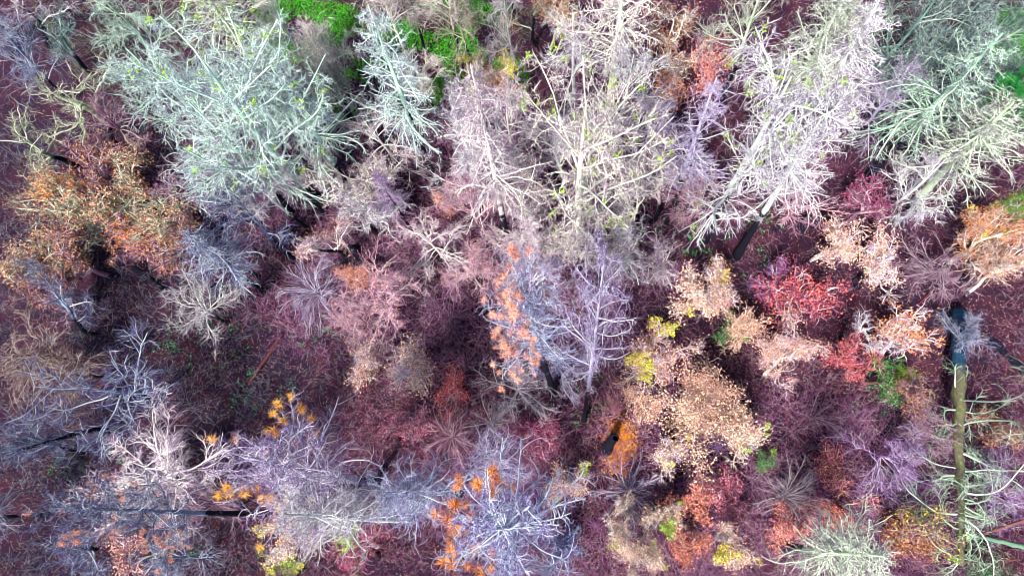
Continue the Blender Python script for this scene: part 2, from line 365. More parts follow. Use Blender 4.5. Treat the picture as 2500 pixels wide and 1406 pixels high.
NM = {'sweep': ('bare_oak', 'oak tree'), 'spread': ('dead_fir', 'fir tree'), 'lichen': ('gnarled_oak', 'oak tree'), 'fir': ('dead_fir', 'fir tree'), 'pine': ('dying_pine', 'pine tree'), 'fuzz': ('bare_tree', 'bare tree'), 'oak': ('gnarled_oak', 'oak tree'),
      'leafy': ('scorched_tree', 'tree'), 'brush': ('bare_sapling', 'sapling'), 'evergreen': ('evergreen_tree', 'evergreen tree')}
# trees whose foot can be made out: kind, variant, foot pixel, tip pixel, crown radius in pixels, bark, leaf, sprig, char, rz, label
FOOT = [
 ('spread', 1, (792, 500), (440, 60), 200, MINT, None, LIME, .22, None, 'tallest mint white fir, its pale trunk slanting across the brightest crown'),
 ('fir', 0, (1072, 462), (880, 30), 125, MINT, None, None, .55, None, 'white fir whose striped black and purple trunk crosses the green clearing'),
 ('fir', 1, (1245, 622), (1095, 185), 125, PINKW, None, None, .36, None, 'pinkish white fir with a thick black foot standing alone on brown ground'),
 ('fir', 2, (1475, 345), (1430, -90), 150, CREAM, None, None, .18, None, 'cream fir with long sickle shaped boughs cut by the top edge'),
 ('fir', 0, (1633, 548), (1610, 150), 105, LAV, None, None, .40, None, 'slim lavender fir with a straight black stem between two big white crowns'),
 ('spread', 0, (1715, 582), (1850, 60), 200, WHITE, None, LIME, .42, None, 'brilliant white many topped fir with small green sprigs and a broad black foot'),
 ('fir', 1, (1888, 352), (2010, -60), 135, SAGE, None, None, .52, None, 'grey green fir with a charred trunk behind the brilliant white fir'),
 ('fir', 0, (1932, 345), (2150, 0), 145, WHITE, None, None, .42, None, 'white fir with a cream trunk leaning toward the teal thicket'),
 ('fir', 2, (1800, 622), (1970, 290), 125, WHITE, None, None, .40, None, 'smaller white fir with drooping lower boughs and a short black foot on brown ground'),
 ('fir', 0, (2112, 440), (2400, 40), 160, GRN, None, None, .45, None, 'pale green fir on a long bare black trunk'),
 ('fir', 2, (2190, 540), (2450, 210), 160, SAGE, None, None, .25, None, 'wide greenish white fir spreading in front of the green conifer'),
 ('fir', 1, (1010, 572), (985, 380), 50, PURP, None, None, .85, None, 'thin nearly branchless black stem in the brown gap below the leaning white fir'),
 ('spread', 1, (1416, 632), (1360, 150), 190, CREAM, None, LIME, .22, None, 'broadest cream crown in the middle with a lichen yellow trunk'),
 ('pine', 1, (1352, 965), (1190, 690), 150, PALEB, SALM, None, .55, -.3, 'pine with salmon needle tufts along one side and a blue black trunk'),
 ('pine', 2, (1425, 1028), (1300, 600), 110, LAV, None, None, .45, None, 'tuftless lavender pine whose curved black trunk ends beside the star shaped sapling'),
 ('pine', 0, (925, 1175), (580, 1040), 200, LAV, GOLD, None, .30, -.1, 'pine with many golden needle tufts over its outer side'),
 ('pine', 1, (1010, 1265), (660, 1180), 160, WHITE, None, None, .10, None, 'pine with a thick cream bare trunk bristling with broken stubs'),
 ('pine', 2, (1295, 1272), (1165, 1290), 235, PALEB, ORANGE, None, .3, -.2, 'largest pale blue pine seen from straight above with bright orange tufts'),
 ('pine', 0, (655, 1252), (110, 1215), 125, SHADE_SLATE, SALM, None, .42, .5, 'leaning grey pine on a long level black trunk with gold and salmon tufts'),
 ('fir', 1, (640, 712), (470, 560), 95, SHADE_SLATE, None, None, .30, None, 'small feathery grey fir at the edge of the dark open ground'),
 ('sweep', 0, (385, 1002), (160, 740), 200, SHADE_SLATE, None, None, .35, None, 'big bare grey oak with long sweeping boughs above dark ground'),
 ('sweep', 1, (262, 1056), (-60, 960), 120, SHADE_SLATE, None, None, .75, None, 'bare slate oak on a long curved black trunk reaching the left edge'),
 ('fuzz', 2, (505, 1180), (290, 1050), 165, PINKW, None, None, .05, None, 'feathery pinkish white tree fanned toward the left beside the golden tufted pine'),
 ('fir', 3, (112, 1256), (-160, 1370), 70, SHADE_SLATE, None, None, .9, None, 'thick black forked trunk cut by the left edge'),
 ('oak', 0, (120, 118), (-20, -20), 110, GREY, None, None, .9, None, 'grey oak on a leaning black trunk in the top corner'),
 ('fir', 1, (2350, 688), (2430, 560), 60, TAN, BRONZE, None, .8, None, 'bowed black trunk with a thin crown beside the yellow green tree'),
 ('fuzz', 1, (866, 300), (740, 60), 85, CREAM, None, None, .3, None, 'creamy green bare tree overhanging the bright green clearing'),
 ('fir', 3, (1088, 60), (1050, -150), 70, OLIVE, None, None, .95, None, 'forked black snag standing in the bright green clearing'),
 ('fir', 2, (1040, 135), (960, 10), 46, OLIVE, None, None, .95, None, 'short crooked black snag by the edge of the green clearing'),
 ('oak', 2, (1310, 110), (1270, -30), 80, OLIVE, TAN, None, .6, None, 'thin dark oak with a few tan leaves beside the cream sickle boughed fir'),
 ('oak', 3, (1590, 130), (1560, -60), 90, RUST, BRONZE, None, .0, None, 'dark red stemmed tree with bronze leaves near the top edge'),
 ('brush', 2, (1495, 1018), (1492, 965), 46, ROSE, None, None, .2, None, 'star shaped mauve sapling above the orange needle patch'),
 ('pine', 2, (1380, 1330), (1470, 1276), 70, NAVY, None, None, .95, None, 'short steel blue bare trunk slanting beside the largest pale blue pine'),
 ('oak', 2, (2030, 1240), (2090, 1110), 85, RUST, CORAL, None, .0, None, 'orange barked madrone with a forked stem and thin coral leaves'),
 ('oak', 0, (2150, 1280), (2330, 1220), 95, MAUVE, YEL, LIME, .12, None, 'leaning madrone with a smooth mauve trunk and yellow green leaves'),
 ('oak', 3, (840, 640), (740, 470), 100, PINKW, TAN, None, .5, None, 'arched cream oak over a round black burned hollow'),
 ('fir', 2, (860, 300), (800, 180), 60, OLIVE, None, None, .9, None, 'small burned snag between the green clearing and the brown slope'),
 ('oak', 1, (430, 590), (330, 450), 105, LICH, BRONZE, None, .7, None, 'lichen pale oak whose boughs stand clear above bronze leaves'),
]
# trees known by their crowns: kind, variant, crown pixel, height, crown radius in pixels, bark, leaf, sprig, label
CROWN = [
 ('fuzz', 1, (530, 330), 22, 175, MINT, None, LIME, 'dazzling mint white cloud of fine twigs at the heart of the pale thicket'),
 ('fuzz', 0, (420, 190), 20, 135, MINT, None, LIME, 'mint grey hazy tree behind the dazzling cloud of twigs'),
 ('fuzz', 2, (310, 80), 17, 120, GRN, None, YEL, 'green tinged bare tree with yellow lichen tufts near the dark red gap'),
 ('fir', 2, (590, 80), 21, 140, SAGE, None, LIME, 'sage fir near the top edge above the mint thicket'),
 ('fuzz', 3, (700, 180), 18, 110, SAGE, None, None, 'sage hazy tree between the mint thicket and the green clearing'),
 ('fir', 1, (740, 300), 20, 130, MINT, None, None, 'pale fir on the slope side of the mint thicket'),
 ('fuzz', 0, (640, 440), 15, 95, WHITE, None, None, 'low white bare tree under the tallest mint fir'),
 ('fuzz', 1, (1080, -40), 17, 75, CREAM, None, None, 'cream crown hanging into the clearing from the top edge'),
 ('fuzz', 3, (950, 20), 16, 70, CREAM, None, None, 'cream tinged bare tree next to the green clearing and the striped fir'),
 ('fuzz', 2, (1240, 50), 16, 75, GREY, None, None, 'dull grey bare tree bordering the green clearing'),
 ('leafy', 1, (1190, 170), 11, 75, CREAM, TAN, YEL, 'tan leaved oak dotted with yellow green below the green clearing'),
 ('oak', 0, (130, 250), 13, 165, LICH, None, None, 'lichen green gnarled oak with wide zigzag boughs over the shadowy slope'),
 ('oak', 1, (40, 300), 12, 120, LICH, None, None, 'lichen green oak cut by the left edge beside its wider twin'),
 ('oak', 2, (100, 60), 12, 100, TEAL, None, None, 'dim teal bare oak over the dark ground in the top corner'),
 ('fuzz', 3, (30, 130), 12, 90, SHADE_SLATE, None, None, 'dark slate bare tree next to the leaning black trunk'),
 ('oak', 3, (60, 480), 11, 95, LICH, BRONZE, None, 'lichened oak with bronze leaves at the left edge under its bare neighbours'),
 ('leafy', 0, (330, 440), 10, 95, LICH, BRONZE, None, 'bronze leaved oak with pale forked boughs near the blue shaded tree'),
 ('leafy', 1, (215, 520), 10, 90, LICH, TAN, None, 'tan leaved oak full of short lichened twigs'),
 ('leafy', 2, (60, 590), 9, 90, OLIVE, BRONZE, None, 'rounded bronze oak touching the left edge'),
 ('leafy', 0, (180, 620), 8, 85, MAUVE, BRONZE, None, 'copper leaved oak just above the big bare grey oak'),
 ('leafy', 1, (300, 600), 8, 75, MAUVE, ORANGE, None, 'orange leaved oak beside the fallen charred log'),
 ('leafy', 2, (430, 620), 8, 75, MAUVE, BRONZE, None, 'bronze sprayed oak at the edge of the fern dotted ground'),
 ('fuzz', 0, (250, 280), 8, 85, MAUVE, BRONZE, None, 'low mauve tree with scattered rusty leaves between the lichen oaks and the mint thicket'),
 ('fuzz', 2, (440, 470), 9, 75, MAUVE, CRIM, None, 'wine coloured bare tree left of the blue shaded tree'),
 ('fuzz', 0, (600, 530), 15, 125, (.08, .13, .30), None, None, 'blue shaded hazy tree below the mint thicket'),  # deep blue bark paints in the shade this tree stands in
 ('fuzz', 3, (560, 620), 9, 80, SHADE_SLATE, None, None, 'low slate blue haze of twigs beside the small feathery fir'),
 ('sweep', 1, (80, 760), 12, 105, SHADE_SLATE, None, None, 'tangled grey oak at the left edge over dark ground'),
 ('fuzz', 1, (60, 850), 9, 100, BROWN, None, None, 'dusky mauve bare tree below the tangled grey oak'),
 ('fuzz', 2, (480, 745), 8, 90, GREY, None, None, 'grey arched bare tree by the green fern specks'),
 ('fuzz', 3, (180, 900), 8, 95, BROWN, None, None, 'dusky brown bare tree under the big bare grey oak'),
 ('sweep', 0, (60, 1080), 12, 95, SHADE_SLATE, None, None, 'bare grey tree over the black ground by the left edge'),
 ('sweep', 1, (90, 1350), 13, 130, SHADE_SLATE, None, None, 'long limbed grey tree reaching in from the bottom left corner'),
 ('fuzz', 0, (430, 1370), 8, 80, SHADE_SLATE, None, None, 'slate bare shrubby tree cut by the bottom edge'),
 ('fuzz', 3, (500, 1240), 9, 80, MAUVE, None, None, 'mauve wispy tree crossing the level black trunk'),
 ('brush', 1, (760, 700), 6, 80, LAV, None, None, 'upright lavender sapling above the dark open ground'),
 ('lichen', 1, (800, 400), 14, 115, CREAM, None, None, 'cream oak with arched boughs above brown ground'),
 ('lichen', 3, (930, 430), 12, 100, CREAM, None, None, 'bare cream oak with looping boughs beside the thin black stem'),
 ('lichen', 2, (700, 410), 13, 100, WHITE, None, None, 'white gnarled oak beside the fallen pale limb'),
 ('fuzz', 2, (930, 330), 12, 90, PINKW, BRONZE, None, 'pink tinged bare tree over orange leaf litter'),
 ('fuzz', 0, (1130, 380), 17, 130, WHITE, None, None, 'snowy dense crown next to the pinkish white fir'),
 ('fuzz', 1, (1160, 500), 12, 90, PINK, None, None, 'rosy haze of twigs around the thick black foot'),
 ('fuzz', 3, (1250, 290), 17, 100, PINKW, None, None, 'pale pink crown between the snowy crown and the broadest cream crown'),
 ('lichen', 0, (1330, 470), 17, 120, CREAM, None, None, 'cream knotted oak in front of the broadest cream crown'),
 ('lichen', 2, (1470, 400), 18, 125, CREAM, None, None, 'largest cream knotted oak in the middle of the picture'),
 ('fuzz', 1, (1520, 240), 19, 110, WHITE, None, None, 'white hazy crown between the cream sickle fir and the slim lavender fir'),
 ('fuzz', 2, (1390, 130), 18, 110, WHITE, None, None, 'white hazy crown tucked under the cream sickle fir'),
 ('lichen', 1, (1560, 480), 14, 110, CREAM, None, None, 'cream oak next to the slim lavender fir over brown ground'),
 ('lichen', 3, (1430, 570), 12, 110, CREAM, None, None, 'low cream oak spreading around the lichen yellow trunk'),
 ('fuzz', 0, (1310, 570), 12, 95, PINKW, None, None, 'pinkish white low tree beside the thick black foot'),
 ('lichen', 0, (1590, 590), 11, 85, PINKW, None, None, 'thin pinkish oak bordering the brown gap'),
 ('fuzz', 3, (1600, 330), 17, 95, LAV, ORANGE, None, 'lavender bare tree with orange leaves below, beside the brilliant white fir'),
 ('fuzz', 2, (1850, 20), 19, 110, SAGE, None, None, 'sage bare tree at the top edge behind the brilliant white fir'),
 ('leafy', 0, (1650, 60), 10, 90, CREAM, BRONZE, None, 'cream twigged oak with bronze leaves at the top edge'),
 ('leafy', 2, (1700, 140), 10, 75, MAUVE, CORAL, None, 'coral leaved tree behind the brilliant white fir'),
 ('leafy', 1, (1640, 170), 9, 60, MAUVE, ORANGE, None, 'orange leaved small tree wedged behind the lavender bare tree'),
 ('fuzz', 0, (2010, 60), 20, 120, SAGE, None, None, 'greenish grey crown at the top edge between two tall firs'),
 ('fuzz', 1, (2210, 70), 20, 130, TEAL, None, None, 'teal dense crown near the top right corner'),
 ('fuzz', 3, (2330, 120), 19, 120, TEAL, None, None, 'deep teal crown behind the pale green fir'),
 ('fuzz', 2, (2460, 60), 18, 110, TEAL, LEAFG, None, 'dark teal crown with green leaves in the top right corner'),
 ('fuzz', 0, (2470, 180), 15, 90, TEAL, LEAFG, None, 'dim green bare tree behind the bright green conifer'),
 ('fuzz', 1, (2170, 220), 14, 95, LAV, None, None, 'lavender hazy tree between the white fir and the pale green fir'),
 ('evergreen', 0, (2430, 270), 17, 72, BROWN, (.02, .27, .05), None, 'only fresh green conifer, at the right edge among pale firs'),
 ('evergreen', 0, (2495, 500), 14, 42, BROWN, (.16, .38, .05), None, 'yellow green conifer cut by the right edge'),
 ('fuzz', 3, (2230, 440), 12, 100, WHITE, None, None, 'white low bare tree below the wide greenish white fir'),
 ('fuzz', 2, (2030, 300), 16, 110, WHITE, None, None, 'white haze of twigs between the two charred trunks and the white fir'),
 ('fuzz', 0, (1960, 470), 11, 110, PINK, None, None, 'rosy low tree behind the smaller white fir'),
 ('fuzz', 1, (1730, 470), 11, 90, PINK, None, None, 'rosy bare tree around the broad black foot'),
 ('leafy', 0, (2035, 575), 9, 72, PINKW, PEACH, None, 'peach leaved round tree beyond the smaller white fir'),
 ('leafy', 1, (2195, 600), 9, 88, PINKW, PEACH, None, 'larger peach leaved round tree beneath the wide greenish white fir'),
 ('leafy', 2, (2110, 500), 7, 70, MAUVE, CRIM, None, 'low wine red shrub between the white bare tree and the peach trees'),
 ('leafy', 0, (2450, 570), 12, 85, CREAM, ORANGE, YEL, 'orange and yellow leaved tree by the right edge over the bowed black trunk'),
 ('leafy', 2, (2470, 660), 9, 65, CREAM, TAN, None, 'tan leaved tree at the right edge under the orange and yellow one'),
 ('leafy', 1, (2235, 840), 10, 85, PINKW, ORANGE, None, 'orange leaved tree pressed against the steel blue end of the fallen trunk'),
 ('leafy', 0, (2215, 960), 8, 60, MAUVE, BRONZE, None, 'bronze leaved shrub below the orange leaved tree by the fallen trunk'),
 ('leafy', 1, (2005, 755), 8, 115, CRIM, RED, None, 'biggest bright red leaved tree'),
 ('leafy', 0, (2070, 850), 7, 65, CRIM, RED, None, 'smaller red leaved tree below the biggest red one'),
 ('leafy', 2, (1930, 700), 6, 65, PURP, CRIM, None, 'dark crimson shrub above the biggest red tree'),
 ('oak', 1, (2115, 780), 8, 60, WHITE, None, None, 'small bare white gnarled tree between the red and the orange trees'),
 ('leafy', 2, (2150, 920), 5, 62, BROWN, LEAFG, LIME, 'fresh green leafy shrub beside the red trees'),
 ('leafy', 0, (1680, 700), 10, 80, CREAM, PEACH, YEL, 'pale barked oak with thin peach leaves and a little green below the brown gap'),
 ('leafy', 2, (1790, 700), 9, 70, PINKW, TAN, None, 'tan leaved oak beside the pale barked oak with green'),
 ('leafy', 1, (1590, 850), 11, 90, PINKW, PEACH, YEL, 'peach leaved tree flanking the dark gap beside the tuftless pine'),
 ('leafy', 0, (1760, 950), 13, 120, SAND, SAND, None, 'broad sand coloured tree, the largest of the leafy ones'),
 ('leafy', 2, (1690, 960), 11, 85, SAND, PEACH, None, 'peach leaved tree joined to the broad sand coloured tree'),
 ('leafy', 1, (1850, 810), 9, 60, SAND, PEACH, None, 'small peach tree above the broad sand coloured tree'),
 ('leafy', 0, (1935, 880), 11, 78, PINKW, PEACH, None, 'peach tree between the broad sand coloured tree and the red trees'),
 ('leafy', 2, (1770, 790), 5, 42, BROWN, LEAFG, LIME, 'little green bush caught between peach trees'),
 ('leafy', 1, (1860, 1080), 9, 60, CREAM, SAND, LIME, 'sand and green tree under the broad sand coloured tree'),
 ('leafy', 0, (1860, 1120), 4, 32, BROWN, LEAFG, LIME, 'low dark green bush under the sand and green tree'),
 ('leafy', 2, (975, 870), 11, 82, PINKW, SAND, None, 'beige fine leaved tree beside the salmon tufted pine'),
 ('leafy', 1, (850, 900), 9, 72, PINKW, TAN, None, 'beige mauve tree at the edge of the dark open ground'),
 ('fuzz', 0, (930, 700), 11, 115, PINK, CORAL, None, 'wide pink bare tree with coral leaves near the lavender sapling'),
 ('fuzz', 3, (880, 790), 9, 85, PINK, PEACH, None, 'pink bare tree with peach leaves above the beige tree'),
 ('leafy', 2, (870, 650), 6, 45, PINK, ORANGE, None, 'small orange leaved shrub above the wide pink bare tree'),
 ('fuzz', 2, (1060, 590), 10, 90, PINKW, PEACH, None, 'pinkish tree with peach leaf specks beside the thin black stem'),
 ('leafy', 0, (1078, 490), 7, 42, MAUVE, ORANGE, None, 'small orange leaved tree next to the thin black stem'),
 ('fuzz', 1, (1290, 690), 10, 90, LAV, SALM, None, 'lavender tree with salmon leaf tips above the tufted pine'),
 ('fuzz', 3, (1470, 720), 8, 75, PINK, None, None, 'drooping rosy bare tree beside the tuftless lavender pine'),
 ('fuzz', 0, (1250, 930), 9, 85, PINKW, CORAL, None, 'pale tree with coral leaves at the foot of the salmon tufted pine'),
 ('fuzz', 2, (1370, 900), 7, 65, LAV, None, None, 'lavender low twigs around the curved black trunk'),
 ('leafy', 1, (975, 1010), 6, 75, MAUVE, ROSE, None, 'rose leaved shrub below the beige fine leaved tree'),
 ('leafy', 2, (1310, 1020), 5, 70, CRIM, CRIM, None, 'crimson shrub left of the curved black trunk foot'),
 ('leafy', 0, (1120, 950), 5, 55, CRIM, RED, None, 'dark red shrub below the salmon tufted pine'),
 ('brush', 0, (1190, 1020), 7, 62, PINKW, None, None, 'pale pink sapling clump over rose coloured shrubs'),
 ('brush', 1, (1100, 1060), 5, 60, PINK, None, None, 'dusky pink sapling clump beside the paler one'),
 ('brush', 1, (1540, 1195), 4, 68, LAV, None, None, 'lavender fan of bare stems below the orange needle patch'),
 ('brush', 2, (1760, 1090), 4, 45, PURP, None, None, 'dark purple sapling clump under the broad sand coloured tree'),
 ('leafy', 0, (1360, 1170), 7, 62, PINKW, TAN, LIME, 'tan and green leaved tree beside the largest pale blue pine'),
 ('leafy', 1, (1670, 1110), 9, 62, PINKW, SAND, YEL, 'sand tree with a yellow green top near the orange needle patch'),
 ('leafy', 2, (1625, 1235), 8, 52, CREAM, SAND, LIME, 'green topped small tree touching the coral one'),
 ('leafy', 1, (1545, 1230), 8, 42, WHITE, SAND, None, 'small white twigged tree with cream leaves below the lavender fan'),
 ('leafy', 0, (1710, 1240), 8, 68, RUST, CORAL, None, 'coral red leaved tree between green topped trees'),
 ('leafy', 2, (1700, 1365), 7, 55, RUST, CORAL, None, 'lower coral red tree at the bottom edge'),
 ('leafy', 1, (1495, 1310), 9, 46, CREAM, SAND, None, 'cream tree with a pale curved trunk by the bottom edge'),
 ('leafy', 0, (1580, 1320), 11, 68, CREAM, SAND, LIME, 'cream and bright green tree by the bottom edge'),
 ('leafy', 2, (1825, 1330), 10, 60, CREAM, PEACH, YEL, 'peach tree with a yellow green crown at the bottom edge'),
 ('leafy', 1, (1810, 1190), 6, 75, MAGENTA, ROSE, None, 'magenta rose leaved tree below the dark purple sapling'),
 ('leafy', 0, (1910, 1270), 6, 68, ROSE, CORAL, None, 'rose and coral shrub beside the pale bottom fir'),
 ('brush', 1, (1930, 1210), 6, 70, PINKW, None, None, 'pale pink feathery clump above the rose and coral shrub'),
 ('brush', 0, (2000, 1010), 5, 50, MAUVE, None, None, 'mauve sapling clump near the green leafy shrub'),
 ('fir', 0, (2060, 1350), 20, 150, SAGE, None, None, 'pale sage white fir spreading up from the bottom edge'),
 ('fuzz', 1, (2160, 1110), 6, 95, PURP, MAGENTA, None, 'purple hazy tree between the red madrone and the mossy trunk'),
 ('leafy', 1, (2060, 1120), 7, 70, RUST, ROSE, None, 'rose leaved madrone above the forked orange stem'),
 ('fuzz', 3, (2250, 1060), 6, 75, MAUVE, BRONZE, None, 'mauve twiggy shrub beside the mossy fallen trunk'),
 ('leafy', 0, (2440, 1070), 5, 62, BROWN, BRONZE, None, 'brown leaved shrub under the green boughs of the fallen trunk'),
 ('leafy', 2, (2230, 1360), 6, 80, RUST, BRONZE, None, 'rusty leaved shrub at the bottom edge beside the sage white fir'),
 ('fuzz', 2, (2440, 1200), 6, 85, PURP, None, None, 'dark purple twiggy tree by the right edge'),
 ('leafy', 1, (2400, 1370), 5, 75, BROWN, (.04, .16, .07), None, 'dull green shrub in the bottom right corner'),
 ('brush', 2, (1340, 1390), 13, 95, PALEB, None, None, 'pale blue fan of stems rising from the bottom edge beside the largest pine'),
 ('leafy', 0, (700, 1340), 9, 78, CREAM, SAND, YEL, 'sand tree with yellow green leaves at the bottom edge'),
 ('leafy', 1, (690, 1400), 6, 60, BROWN, LIME, YEL, 'lime leaved shrub cut by the bottom edge'),
 ('leafy', 2, (900, 1360), 4, 85, BROWN, CRIM, LIME, 'low wine and green undergrowth bush beside the pale blue pine'),
 ('leafy', 0, (310, 1320), 5, 70, MAUVE, SALM, None, 'salmon leaved shrub below the leaning grey pine'),
 ('fuzz', 0, (2370, 820), 5, 60, SHADE_SLATE, None, None, 'thin grey tree above the fallen trunk'),
 ('fuzz', 1, (2300, 640), 5, 85, MAUVE, None, None, 'mauve bare shrub below the larger peach tree'),
 ('pine', 1, (1010, 1185), 23, 140, PALEB, None, None, 'pale blue pine wedged between the broken stubbed trunk and the largest pine'),
 ('pine', 0, (1190, 1130), 15, 100, LAV, None, None, 'lower lavender pine just above the largest pale blue pine'),
 ('fuzz', 1, (430, 1180), 8, 90, PINKW, None, None, 'pinkish low tree under the feathery pinkish white tree'),
 ('fuzz', 3, (1150, 640), 9, 80, PINK, SALM, None, 'pink twiggy tree with salmon leaves just above the salmon tufted pine'),
 ('lichen', 0, (1250, 600), 9, 90, PINKW, None, None, 'pinkish gnarled oak behind the thick black foot'),
 ('lichen', 1, (1360, 340), 16, 110, WHITE, None, None, 'white knotted oak inside the broadest cream crown'),
 ('lichen', 0, (600, 260), 19, 120, MINT, None, None, 'mint knotted oak among the firs of the pale thicket'),
 ('leafy', 2, (1590, 960), 8, 55, SAND, PEACH, None, 'small peach tree at the edge of the littered gap with the thin stick'),
 ('lichen', 1, (1345, 570), 11, 95, CREAM, None, None, 'cream knotted oak between the thick black foot and the lichen yellow trunk'),
 ('lichen', 0, (1500, 550), 12, 105, WHITE, None, None, 'white knotted oak spreading over the brown ground below the largest cream oak'),
 ('lichen', 1, (1620, 420), 14, 90, PINKW, None, None, 'pinkish white knotted oak in front of the slim lavender fir'),
 ('lichen', 0, (1120, 290), 15, 100, WHITE, None, None, 'white knotted oak hidden among the snowy crown and the pinkish white fir'),
 ('lichen', 1, (870, 480), 11, 105, WHITE, None, None, 'white looping oak above the arched cream oak'),
 ('lichen', 0, (1250, 420), 12, 95, WHITE, None, None, 'white low oak right in front of the pale pink crown'),
 ('lichen', 1, (480, 400), 17, 110, WHITE, None, None, 'white gnarled crown at the lower rim of the dazzling cloud of twigs'),
 ('leafy', 1, (130, 680), 8, 80, MAUVE, BRONZE, None, 'bronze leaved tree directly over the tangled grey oak'),
 ('leafy', 0, (30, 660), 8, 70, OLIVE, TAN, None, 'tan leaved tree at the left edge below the rounded bronze oak'),
 ('leafy', 2, (420, 540), 9, 75, LICH, TAN, None, 'sparse tan oak with pale twigs touching the blue shaded tree'),
 ('leafy', 2, (180, 400), 9, 80, MAUVE, BRONZE, None, 'thin bronze tree just under the wide zigzag lichen oak'),
 ('leafy', 0, (120, 470), 9, 70, LICH, ORANGE, None, 'orange brown oak between two lichened oaks near the left edge'),
 ('fuzz', 0, (1120, 30), 12, 75, OLIVE, TAN, None, 'olive bare tree with tan leaves rooted in the green clearing'),
 ('fuzz', 2, (680, 40), 15, 85, CREAM, None, None, 'cream grey bare tree between the sage fir and the green clearing'),
 ('fuzz', 1, (800, 120), 13, 75, SAGE, None, None, 'thin sage tree in the middle of the green clearing'),
 ('fuzz', 3, (1030, 190), 9, 70, CREAM, BRONZE, None, 'small cream tree with bronze specks at the lower rim of the clearing'),
 ('leafy', 2, (1340, 30), 9, 60, OLIVE, TAN, None, 'olive stemmed tree with sparse tan leaves at the top edge'),
]
GROW = {'sweep': 1.15, 'spread': 1.1, 'lichen': 1.15, 'fir': 1.12, 'pine': 1.15, 'fuzz': 1.08, 'oak': 1.15, 'leafy': 1.3, 'brush': 1.2, 'evergreen': 1.05}
for kind, var, foot, tip, rp, bark, leaf, sprig, char, rz, label in FOOT:
    b = at(*foot); h = height_to(foot, *tip)
    mid = Vector((b.x, b.y, h * KINDS[kind][3])); dist = (Vector((0, 0, CAM_H)) - mid).length
    depth = -(ROT.transposed() @ (mid - Vector((0, 0, CAM_H)))).z
    n, c = NM[kind]
    if 'madrone' in label: n, c = 'madrone_tree', 'madrone'
    if 'snag' in label or 'trunk cut' in label or 'blue bare trunk' in label: n, c = 'burned_snag', 'dead tree'
    put(n, c, kind, var, b.x, b.y, h, rp * GROW[kind] * depth / FPX, bark, leaf, sprig, label, G[kind] if c not in ('madrone', 'dead tree') else None, char, rz)
for kind, var, cp, h, rp, bark, leaf, sprig, label in CROWN:
    c0 = at(cp[0], cp[1], h * KINDS[kind][3]); depth = -(ROT.transposed() @ (c0 - Vector((0, 0, CAM_H)))).z
    n, c = NM[kind]
    if 'shrub' in label or 'bush' in label: n, c = 'leafy_shrub', 'shrub'
    put(n, c, kind, var, c0.x, c0.y, h, rp * GROW[kind] * depth / FPX, bark, leaf, sprig, label, G[kind] if c != 'shrub' else 'low shrubs among the burned trees', .12 if kind in ('leafy', 'brush') else None)

# ------------------------------------------------------------------ ground
gm, t, b = new_mat("forest_floor")
tc = N(t, "ShaderNodeTexCoord"); O = tc.outputs["Object"]
n1 = noise(t, O, .09, 3); n2 = noise(t, O, .5, 5); n3 = noise(t, O, 6., 6, .7)
c = mixc(t, mrange(t, n1, .38, .62), (.024, .006, .024), (.080, .018, .036))
c = mixc(t, mrange(t, n2, .42, .66), c, (.020, .008, .030))
n4 = noise(t, O, 1.3, 6, .7); c = mixc(t, mrange(t, n4, .55, .68, 0, .8), c, (.12, .045, .040)); c = mixc(t, mrange(t, n4, .42, .34, 0, .8), c, (.012, .008, .016))
c = mixc(t, mrange(t, n3, .35, .7), mixc(t, .75, c, (.012, .006, .012)), c)
t.links.new(c, b.inputs["Base Color"])
bp = N(t, "ShaderNodeBump"); bp.inputs["Strength"].default_value = .8; bp.inputs["Distance"].default_value = .12
t.links.new(n3, bp.inputs["Height"]); t.links.new(bp.outputs[0], b.inputs["Normal"])
rg = np.random.default_rng(5)
def ghash(x, y): return .16 * np.sin(x * .31 + 1.3 * np.sin(y * .17)) + .12 * np.sin(y * .43 + 1.1 * np.sin(x * .23)) - .12
xs = np.concatenate([[-1500, -600, -250, -120], np.linspace(-90, 90, 181), [120, 250, 600, 1500]])
X, Y = np.meshgrid(xs, xs + 20, indexing='ij'); Z = np.where((abs(X) < 100) & (abs(Y) < 115), ghash(X, Y), -.1)
n_ = len(xs); i, j = np.meshgrid(np.arange(n_ - 1), np.arange(n_ - 1), indexing='ij')
F = np.stack([i * n_ + j, (i + 1) * n_ + j, (i + 1) * n_ + j + 1, i * n_ + j + 1], -1).reshape(-1, 4)
g = bpy.data.objects.new("ground", mesh_from("ground", np.stack([X, Y, Z], -1), F, gm)); COL.objects.link(g); g['kind'] = 'structure'
g['label'] = 'brown mauve burned forest floor'

# ------------------------------------------------------------------ loose cover nobody could count
def world_rect_points(n, m=-140):
    P = []
    for _ in range(n):
        px = rg.uniform(m, IW - m); py = rg.uniform(m, IH - m); p = at(px, py); P.append((p.x, p.y, px, py))
    return np.array(P)
def inpoly(px, py, blobs): return np.any([((px - a) / rx) ** 2 + ((py - b) / ry) ** 2 < 1 for a, b, rx, ry in blobs], axis=0)
def stuff(name, V, F, attr, mat, color, label, cat):
    o = bpy.data.objects.new(name, mesh_from(name, V, F, mat, attr, False)); COL.objects.link(o)
    o.color = (*color, 1); o['kind'] = 'stuff'; o['label'] = label; o['category'] = cat; return o
def scatter_leaves(name, pts, k, spread, size, color, label, cat, lift=.06):
    c = np.repeat(np.stack([pts[:, 0], pts[:, 1], ghash(pts[:, 0], pts[:, 1]) + lift], -1), k, 0)
    c = c + rg.normal(size=c.shape) * np.array([spread, spread, lift * .5]); V, F, v = leaves(rg, c, size)
    return stuff(name, V, F, v, LEAF, color, label, cat)
P = world_rect_points(15000)
